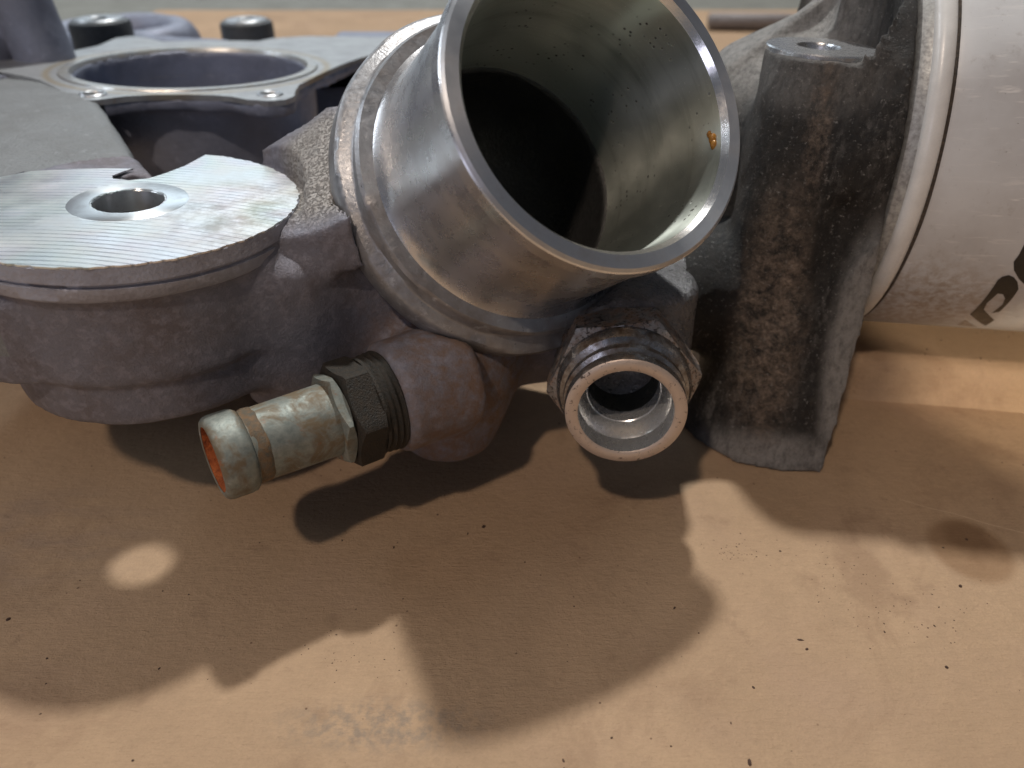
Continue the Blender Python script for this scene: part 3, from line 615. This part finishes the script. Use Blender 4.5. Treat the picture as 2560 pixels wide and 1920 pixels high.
# --- filter head casting on the right
g = Grid((8, 136, -1.5), (100, 268, 122), .78)
ring = g.cyl(C_f - a_f * 22, a_f, 50.0, 8.5, 14.6, .8)
disc = g.cyl(C_f - a_f * 22, a_f, 48.6, 4, 12, 2.0)
colm = g.capsule((68.6, 183.2, 95), (62, 167, 14), 12.0, 12.6)
colm2 = g.box((77, 181, 45), (6, 9, 34), [(1, .15, .08), (-.15, 1, .24), (-.05, -.24, 1)], 4)
dome = g.cyl(C_f - a_f * 45, a_f, 18, 0, 33, 6, .48); shoulder = g.ellipsoid((65, 214, 68), (15, 30, 15))
rib = g.box((83.5, 207, 86.3), (27, 2.2, 15), [(.78, 0, .62), (0, 1, 0), (-.62, 0, .78)], 1.2)
fp = [(76.6, 146.0), (77.8, 176), (60, 180), (45, 167), (47.5, 160), (56.5, 149.6), (66, 146.9)]
footp = None
for k in range(len(fp)):
    ax_, ay_ = fp[k]; bx_, by_ = fp[(k + 1) % len(fp)]; nx_, ny_ = unit((by_ - ay_, -(bx_ - ax_)))
    d_ = (g.X - .115 * g.Z - ax_) * nx_ + (g.Y - .25 * g.Z - ay_) * ny_
    footp = d_ if footp is None else np.maximum(footp, d_)
footp = np.maximum(footp, g.Z - 60)
foot = np.maximum(footp, (g.Z - 9 - np.clip((g.X - 46) * 1.3, 0, 60)) * .6)
f = smin(ring, disc, 1.2); f = smin(f, smin(colm, colm2, 8), 7); f = smin(f, foot, 5.5); f = smin(f, shoulder, 8)
f = smin(f, g.capsule((57, 194, 32), (59, 202, 66), 8.5, 9), 6); f = smin(f, dome, 5); f = smin(f, rib, 3)
# hollow the front of the foot into a dished recess beside the column
f = smax(f, -g.capsule((69.5, 151.5, 24), (73, 162, 60), 2.2, 2.6), 4)
blk = g.cyl(fit_T - fit_n * 19, -fit_n, 14.8, 0, 34, 2); topblk = g.cyl((30, 154, 0), (0, 0, 1), 11, 30, 49.5, 2.6)
b2 = g.capsule((30, 172, 34), (62, 182, 34), 13, 17)
f = smin(f, smin(smin(blk, topblk, 2.5), b2, 6), 5)
f = np.where((g.Z > 78) & (np.hypot(g.X - 68.6, g.Y - 183.2) < 13.4), np.maximum(f, g.Z - 90.6 + .04 * (g.X - 68.6)), f)
f = np.maximum(f, -g.cyl((67.6, 183.4, 0), (0, 0, 1), 5.0, 60, 130))
f = np.maximum(f, -g.cyl(on_out(0), -n_out, 31.5, -8, 60)); f = np.maximum(f, -g.cyl(on_out(33), -n_out, 39, 0, 16))
f = np.maximum(f, -g.cyl(C_f - a_f * 7.3, a_f, 70, 0, 40))
f = np.maximum(f, -.2 - g.Z)
f = f + g.rough(.08, 2.3) + g.rough(.12, 7.0) * (g.Z < 85)
Vh, Qh = g.net(f); Vh = relax(Vh, Qh, 1, .3); cen = Vh[Qh].mean(1)
isblk = (cen[:, 0] < 41) & (cen[:, 1] < 176)
link('filter_head', mesh_vq(Vh, Qh[~isblk]), MAT_head, H, 'grimy black and tan casting carrying the white filter')
link('port_block', mesh_vq(Vh, Qh[isblk]), MAT_port, H, 'round cast block behind the hexagon fitting')
bo = np.array([68.5, 183.0, 91.3]); bn = unit((.04, .018, 1)); ba, bb_ = basis(bn); V = []; F = []
hc = np.array([67.8, 183.5, 91.3])
for s0, r0, c0 in ((-14, 4.3, hc), (-.7, 4.4, hc), (0, 4.8, hc), (0, 11.9, bo), (-.3, 12.15, bo), (-1.2, 12.2, bo)):
    for k in range(72):
        t = k / 72 * 2 * math.pi; V.append(c0 + s0 * bn + r0 * (math.cos(t) * ba + math.sin(t) * bb_) + np.array([0, 0, -.02 * (c0 - bo)[0]]))
for q in range(5):
    for k in range(72): F.append((q * 72 + k, q * 72 + (k + 1) % 72, (q + 1) * 72 + (k + 1) % 72, (q + 1) * 72 + k))
link('head_boss_face', pydata(V, F), MAT_bossface, H, 'bright machined ring on top of the boss column', auto=30)

# --- oil filter
Fi = link('filter_can', lathe(C_f, a_f, [(.6, 50.2), (1.6, 50.6), (6, 50.7), (140, 50.7), (150, 46), (153, 30), (153, .5)], 192), MAT_white, H, 'large white enamelled filter can', auto=30)
link('filter_bead', lathe(C_f, a_f, [(-4.3, 49.4), (-4.4, 50.2), (-4.0, 51.0), (-3.1, 51.6), (-2.1, 51.75), (-.9, 51.5), (-.2, 51.0), (.0, 50.3)], 192), MAT_bead, Fi, 'rolled white bead at the joint of the can')
link('filter_seam', lathe(C_f, a_f, [(-.1, 50.5), (.1, 50.74), (.45, 50.76), (.75, 50.45)], 500, jitter=.13), MAT_crud, Fi, 'dirt packed seam beside the bead')
link('filter_plate', lathe(C_f, a_f, [(-6.9, 44), (-6.9, 48.4), (-6.4, 49.3), (-5.4, 49.8), (-4.2, 50.1)], 192, jitter=.05), MAT_plate, Fi, 'dirty pale plate between the head and bead', auto=30)
link('filter_gasket', lathe(C_f, a_f, [(-9, 47.2), (-6.6, 47.2)], 128), MAT_crud, Fi)
# printed letters, wrapped round the can (only the part in view)
def ray(px, py):
    x, u = (px - 512) / FPX, (384 - py) / FPX; c, s_ = math.cos(PITCH), math.sin(PITCH); return np.array([x, c + s_ * u, -s_ + c * u])
def can_uv(cx, cy):
    d = ray((1660 + cx * .40687) * .4, (600 + cy * .40687) * .4); o = CAM - C_f
    dd = d - a_f * (d @ a_f); oo = o - a_f * (o @ a_f); A = dd @ dd; Bq = 2 * oo @ dd; Cq = oo @ oo - 50.7 ** 2; q = Bq * Bq - 4 * A * Cq
    t = (-Bq - math.sqrt(max(q, 0))) / (2 * A); p = o + d * t; al = p @ a_f; r = p - a_f * al
    e1 = unit(np.cross(a_f, [0, 0, 1])); e2 = np.cross(a_f, e1) * -1
    return al, math.atan2(r @ e2, r @ e1) * 50.7, e1, e2
def decal(name, pts, mat, label, extra=None):
    uvs = [can_uv(*p)[:2] for p in pts]; _, _, e1, e2 = can_uv(*pts[0])
    if extra: uvs = uvs + [tuple(np.array(uvs[i]) + d) for i, d in extra]
    bm = bmesh.new(); vs = [bm.verts.new((u, v, 0)) for u, v in uvs]; ed = [bm.edges.new((vs[k], vs[(k + 1) % len(vs)])) for k in range(len(vs))]; bmesh.ops.triangle_fill(bm, use_beauty=True, use_dissolve=False, edges=ed)
    bmesh.ops.subdivide_edges(bm, edges=bm.edges[:], cuts=5, use_grid_fill=True)
    for v in bm.verts:
        al, w = v.co.x, v.co.y / 50.7; v.co = Vector(C_f + a_f * al + 50.78 * (math.cos(w) * e1 + math.sin(w) * e2))
    me = bpy.data.meshes.new(name); bm.to_mesh(me); bm.free(); link(name, me, mat, Fi, label)
decal('printed_letter', [(1880, 455), (1975, 525), (2030, 490), (1965, 425), (1985, 385), (2050, 328), (2082, 332), (2095, 358), (2080, 395), (2012, 448), (2060, 440), (2150, 345), (2178, 300), (2172, 255), (2150, 228), (2118, 214), (2078, 224), (2050, 245)], MAT_print, 'black printed letter wrapping under the can')
decal('printed_letter', [(2216, 18), (2180, 90), (2148, 132), (2150, 185), (2182, 240), (2218, 275), (2330, 250), (2330, 60)], MAT_print, 'black printed letter cut off by the picture edge')
decal('printed_letter', [(1797, 520), (1850, 488), (1925, 533), (1870, 529)], MAT_print_worn, 'worn brown printed letter at the underside')

# --- rear bore housing
rn = unit((.03, .042, .999)); RC = np.array([-108.6, 279., 67.0])
g = Grid((-225, 226, 2), (20, 352, 76), 1.3)
def hz(X, Y): return RC[2] - ((X - RC[0]) * rn[0] + (Y - RC[1]) * rn[1]) / rn[2]
top = hz(g.X, g.Y)
def on_rear(px, py):
    d = ray(px, py); t = ((RC - CAM) @ rn) / (d @ rn); p = CAM + d * t; return (p[0], p[1])
poly = [on_rear(*p) for p in [(-60, 84), (0, 72), (23, 76), (40, 80), (52, 86), (62, 91), (69, 96.5), (80, 100), (96, 100), (108, 98.5), (122, 96.5), (150, 95), (185, 94.6), (215, 95.2), (232, 96.5), (246, 99.5), (268, 101), (286, 99.5), (294, 96), (295.5, 91), (299, 85), (318, 75), (340, 65), (361, 57.5), (385, 52), (430, 49), (430, 36), (380, 37), (308, 36), (273, 38), (259, 41), (208, 40.5), (162, 41.5), (146, 38), (132, 36), (116, 38), (97, 46), (58, 54), (0, 61), (-60, 66)]]
plate = g.prism(poly, 55, 95, .2); plate = np.maximum(np.maximum(plate, g.Z - top + .9), top - 5.0 - g.Z)
dr = g.cyl(RC, rn, 39.6, -60, -1.2, .2)
rb = g.capsule((-44, 266, 50), (-20, 285, 48), 12, 13); rb2 = g.cyl((-50, 272, 0), (0, 0, 1), 15, 5, 50, 6)
f = smin(smin(dr, plate, 2.5), smin(rb, rb2, 6), 4); f = np.maximum(f, g.Z - top)
low = g.box((-110, 300, 10), (90, 30, 12), None, 5); f = smin(f, low, 8)
f = np.maximum(f, -g.cyl(RC, rn, 36.6, -52, 5))
lugs = [on_rear(93, 94.5), on_rear(270, 94.5)]
for lx, ly in lugs: f = np.maximum(f, -g.cyl((lx, ly, 0), (0, 0, 1), 2.6, 55, 80))
f = f + g.rough(.18, 4.0)
Vr, Qr = g.net(f); Vr = relax(Vr, Qr, 1, .4)
RB = link('rear_bore_housing', mesh_vq(Vr, Qr), MAT_cast_rear, H, 'grey casting behind with a wide round opening')
link('rear_bore_ring', lathe(RC, rn, [(-9, 36.6), (-8.6, 37.1), (-.6, 37.2), (.55, 38.0), (.55, 41.0), (-.3, 41.6)], 160), MAT_ring, RB, 'bright machined ring round the rear opening', auto=30)
link('rear_bore_wall', lathe(RC, rn, [(-9, 36.7), (-30, 36), (-48, 35.4), (-50, 20), (-50, .5)], 128), MAT_cast_rear, RB)
cir = [(RC[0] + 41.2 * math.cos(t), RC[1] + 41.2 * math.sin(t)) for t in np.linspace(0, 2 * math.pi, 120, endpoint=False)]
dense = []
for k in range(len(poly)):
    a0, b0 = np.array(poly[k]), np.array(poly[(k + 1) % len(poly)])
    for q in range(4): dense.append(a0 + (b0 - a0) * q / 4 + np.array([random.uniform(-.12, .12), random.uniform(-.12, .12)]))
gap = [p for p in cir]
def keepout(p): 
    d = p - RC[:2]; r = np.linalg.norm(d); return RC[:2] + d / r * max(r, 42.2)
dense = [keepout(p) for p in dense]
bm = bmesh.new(); eds = []
for L in [dense, cir] + [[(lx + 2.4 * math.cos(t), ly + 2.4 * math.sin(t)) for t in np.linspace(0, 2 * math.pi, 24, endpoint=False)] for lx, ly in lugs]:
    vs = [bm.verts.new((p[0], p[1], float(hz(p[0], p[1])))) for p in L]; eds += [bm.edges.new((vs[k], vs[(k + 1) % len(vs)])) for k in range(len(vs))]
bmesh.ops.triangle_fill(bm, use_beauty=True, use_dissolve=False, edges=eds)
r_ = bmesh.ops.extrude_face_region(bm, geom=bm.faces[:]); bmesh.ops.translate(bm, verts=[v for v in r_['geom'] if isinstance(v, bmesh.types.BMVert)], vec=(0, 0, -1.6))
bmesh.ops.recalc_face_normals(bm, faces=bm.faces); me = bpy.data.meshes.new('flange_face'); bm.to_mesh(me); bm.free()
link('flange_face', me, MAT_flange, RB, 'light grey machined flange face with bolt lugs', smooth=False)
for lx, ly in lugs:
    z = float(hz(lx, ly)); link('bolt_hole_rim', lathe((lx, ly, z), rn, [(-4, 2.5), (-.2, 2.6), (.5, 2.9), (.5, 3.6), (.1, 3.9)], 48), MAT_steel, RB)
# bushings standing behind
for (x, y, r, zt) in ((-127, 403, 12.3, 62.5), (-176, 360, 12.5, 69.5)):
    b_ = link('bushing', lathe((x, y, 0), (0, 0, 1), [(zt - 34, r), (zt - 2, r), (zt - .6, r - .6), (zt, r - 2), (zt, r * .52)], 64), MAT_rubber, H, 'dark cylindrical bushing standing behind the rear bore' if x > -150 else 'wider dark bushing beside the tower', auto=40)
    link('sleeve', lathe((x, y, 0), (0, 0, 1), [(zt + .2, r * .30), (zt + .5, r * .34), (zt + .5, r * .78), (zt + .1, r * .8)], 64), MAT_steel, b_)
# curved bracket arm behind
g = Grid((-260, 330, 10), (20, 440, 76), 1.9)
arm = np.abs(g.cyl((-178, 392, 0), (0, 0, 1), 26, 30, 62)) - 0
tor = np.sqrt((np.hypot(g.X + 186, (g.Y - 396)) - 28) ** 2 * 1.0 + ((g.Z - 52) * .8) ** 2) - 8.5
arm2 = g.capsule((-160, 366, 54), (-120, 345, 56), 8, 8); pl = g.box((-130, 372, 40), (70, 34, 8), None, 3); pl2 = g.box((-40, 360, 54), (42, 32, 6), None, 3)
f = smin(smin(tor, arm2, 5), smin(pl, pl2, 6), 6) + g.rough(.2, 5); Vq, Qq = g.net(f)
link('bracket_arm', mesh_vq(relax(Vq, Qq, 1), Qq), MAT_cast_rear, H, 'curved grey cast arm behind the bushings')
# tower at the top left
g = Grid((-262, 262, 40), (-138, 330, 152), 1.6)
tw = g.capsule((-192, 296, 50), (-196, 302, 150), 21, 17); tw2 = g.capsule((-160, 286, 50), (-172, 292, 130), 10, 8.5); tw3 = g.capsule((-214, 280, 50), (-210, 286, 150), 17, 15)
f = smin(smin(tw, tw2, 3.5), tw3, 5) + g.rough(.25, 4); Vq, Qq = g.net(f)
link('cast_tower', mesh_vq(relax(Vq, Qq, 1), Qq), MAT_cast_rear, H, 'tall dark grey ribbed tower of the casting')

# ------------------------------------------------------------------ other things
sm = M('scaly_bar'); nn = sm.noise(.3, 6, .7); sm.set(Base_Color=sm.mix(nn, (.10, .085, .08), (.32, .30, .30)), Metallic=.3, Roughness=.6); sm.bump(nn, .6)
bar = link('metal_bar', lathe((176, 758, 6.5), unit((1, -.05, 0)), [(0, .2), (0, 5), (1.5, 6.5), (60, 7.4), (130, 6.6), (132, 5), (132, .2)], 40, jitter=.3), sm.m)
tag(bar, 'dark scaly round metal bar lying on the cardboard far behind the outlet', 'metal bar')

# crumbs of dirt strewn on the cardboard
verts = []; faces = []
def crumb(x, y, r, el=1.0, ang=0.0, z=0.0):
    o = len(verts); c, s_ = math.cos(ang), math.sin(ang); z += min(0, wav(x, y) - .53) if z == 0 else 0
    for k in range(6):
        t = k * math.pi / 3; rr = r * random.uniform(.75, 1.15); px, py = rr * el * math.cos(t), rr * math.sin(t); verts.append((x + c * px - s_ * py, y + s_ * px + c * py, z + .0))
    for k in range(6):
        t = k * math.pi / 3 + .3; rr = .6 * r; px, py = rr * el * math.cos(t), rr * math.sin(t); verts.append((x + c * px - s_ * py, y + s_ * px + c * py, z + r * .55))
    for k in range(6): faces.append((o + k, o + (k + 1) % 6, o + 6 + (k + 1) % 6, o + 6 + k))
    faces.append(tuple(o + 6 + k for k in range(6)))
def at_ground(dx, dy):      # a spot of the photograph's paper, in mm on the sheet
    d = ray(dx * .46293, dy * .46293); t = 125 / -d[2]; return d[0] * t, d[1] * t
for dx, dy, r, el in ((1045, 1133, .95, 1.3), (850, 1178, .5, 1.8), (16, 1335, .85, 1.2), (2090, 1161, .75, 1), (2077, 1262, .8, 1.2), (1045, 1130, .3, 1), (612, 1113, .4, 1), (1240, 1306, .4, 1), (1686, 1188, .5, 1.2), (1744, 1400, .55, 1.5),
                      (2046, 1438, .75, 1), (1912, 1362, .35, 2), (2020, 1348, .35, 2), (945, 1107, .5, 1.2), (1620, 1645, .8, 2.2), (100, 1420, .5, 1), (870, 1290, .3, 2), (1730, 1380, .5, 2.6), (1450, 1610, .35, 1.4), (285, 1640, .5, 1), (2030, 1308, .3, 2), (1510, 1365, .35, 1), (1600, 1150, .3, 1.4), (560, 1170, .4, 1)):
    x, y = at_ground(dx, dy); crumb(x, y, r * .52, el, random.uniform(0, 3))
for k in range(170):
    x, y = random.uniform(-130, 180), random.uniform(62, 170) ; crumb(x, y, min(.30, .05 + random.expovariate(16)), random.uniform(1, 2.2), random.uniform(0, 3))
for cx, cy, n, sp in ((1590, 1190, 45, 3.0), (1950, 1330, 60, 7.0), (1800, 1230, 40, 8.0), (730, 1400, 40, 6.0)):
    x0, y0 = at_ground(cx, cy)
    for k in range(n): crumb(random.gauss(x0, sp), random.gauss(y0, sp * .6), random.uniform(.05, .14), random.uniform(1, 2), random.uniform(0, 3))
for k in range(70): 
    x = random.uniform(95, 190); y0 = 182.6 - .142 * (x - 62); crumb(x, y0 + random.uniform(6, 60), random.uniform(.07, .28), random.uniform(1, 1.8), random.uniform(0, 3), 11.45)
tag(link('dirt_crumbs', pydata(verts, faces), simple('brown_dirt', (.07, .035, .022), 0, .8, .4), smooth=False), 'small dark crumbs of dirt strewn over the brown cardboard', kind='stuff')
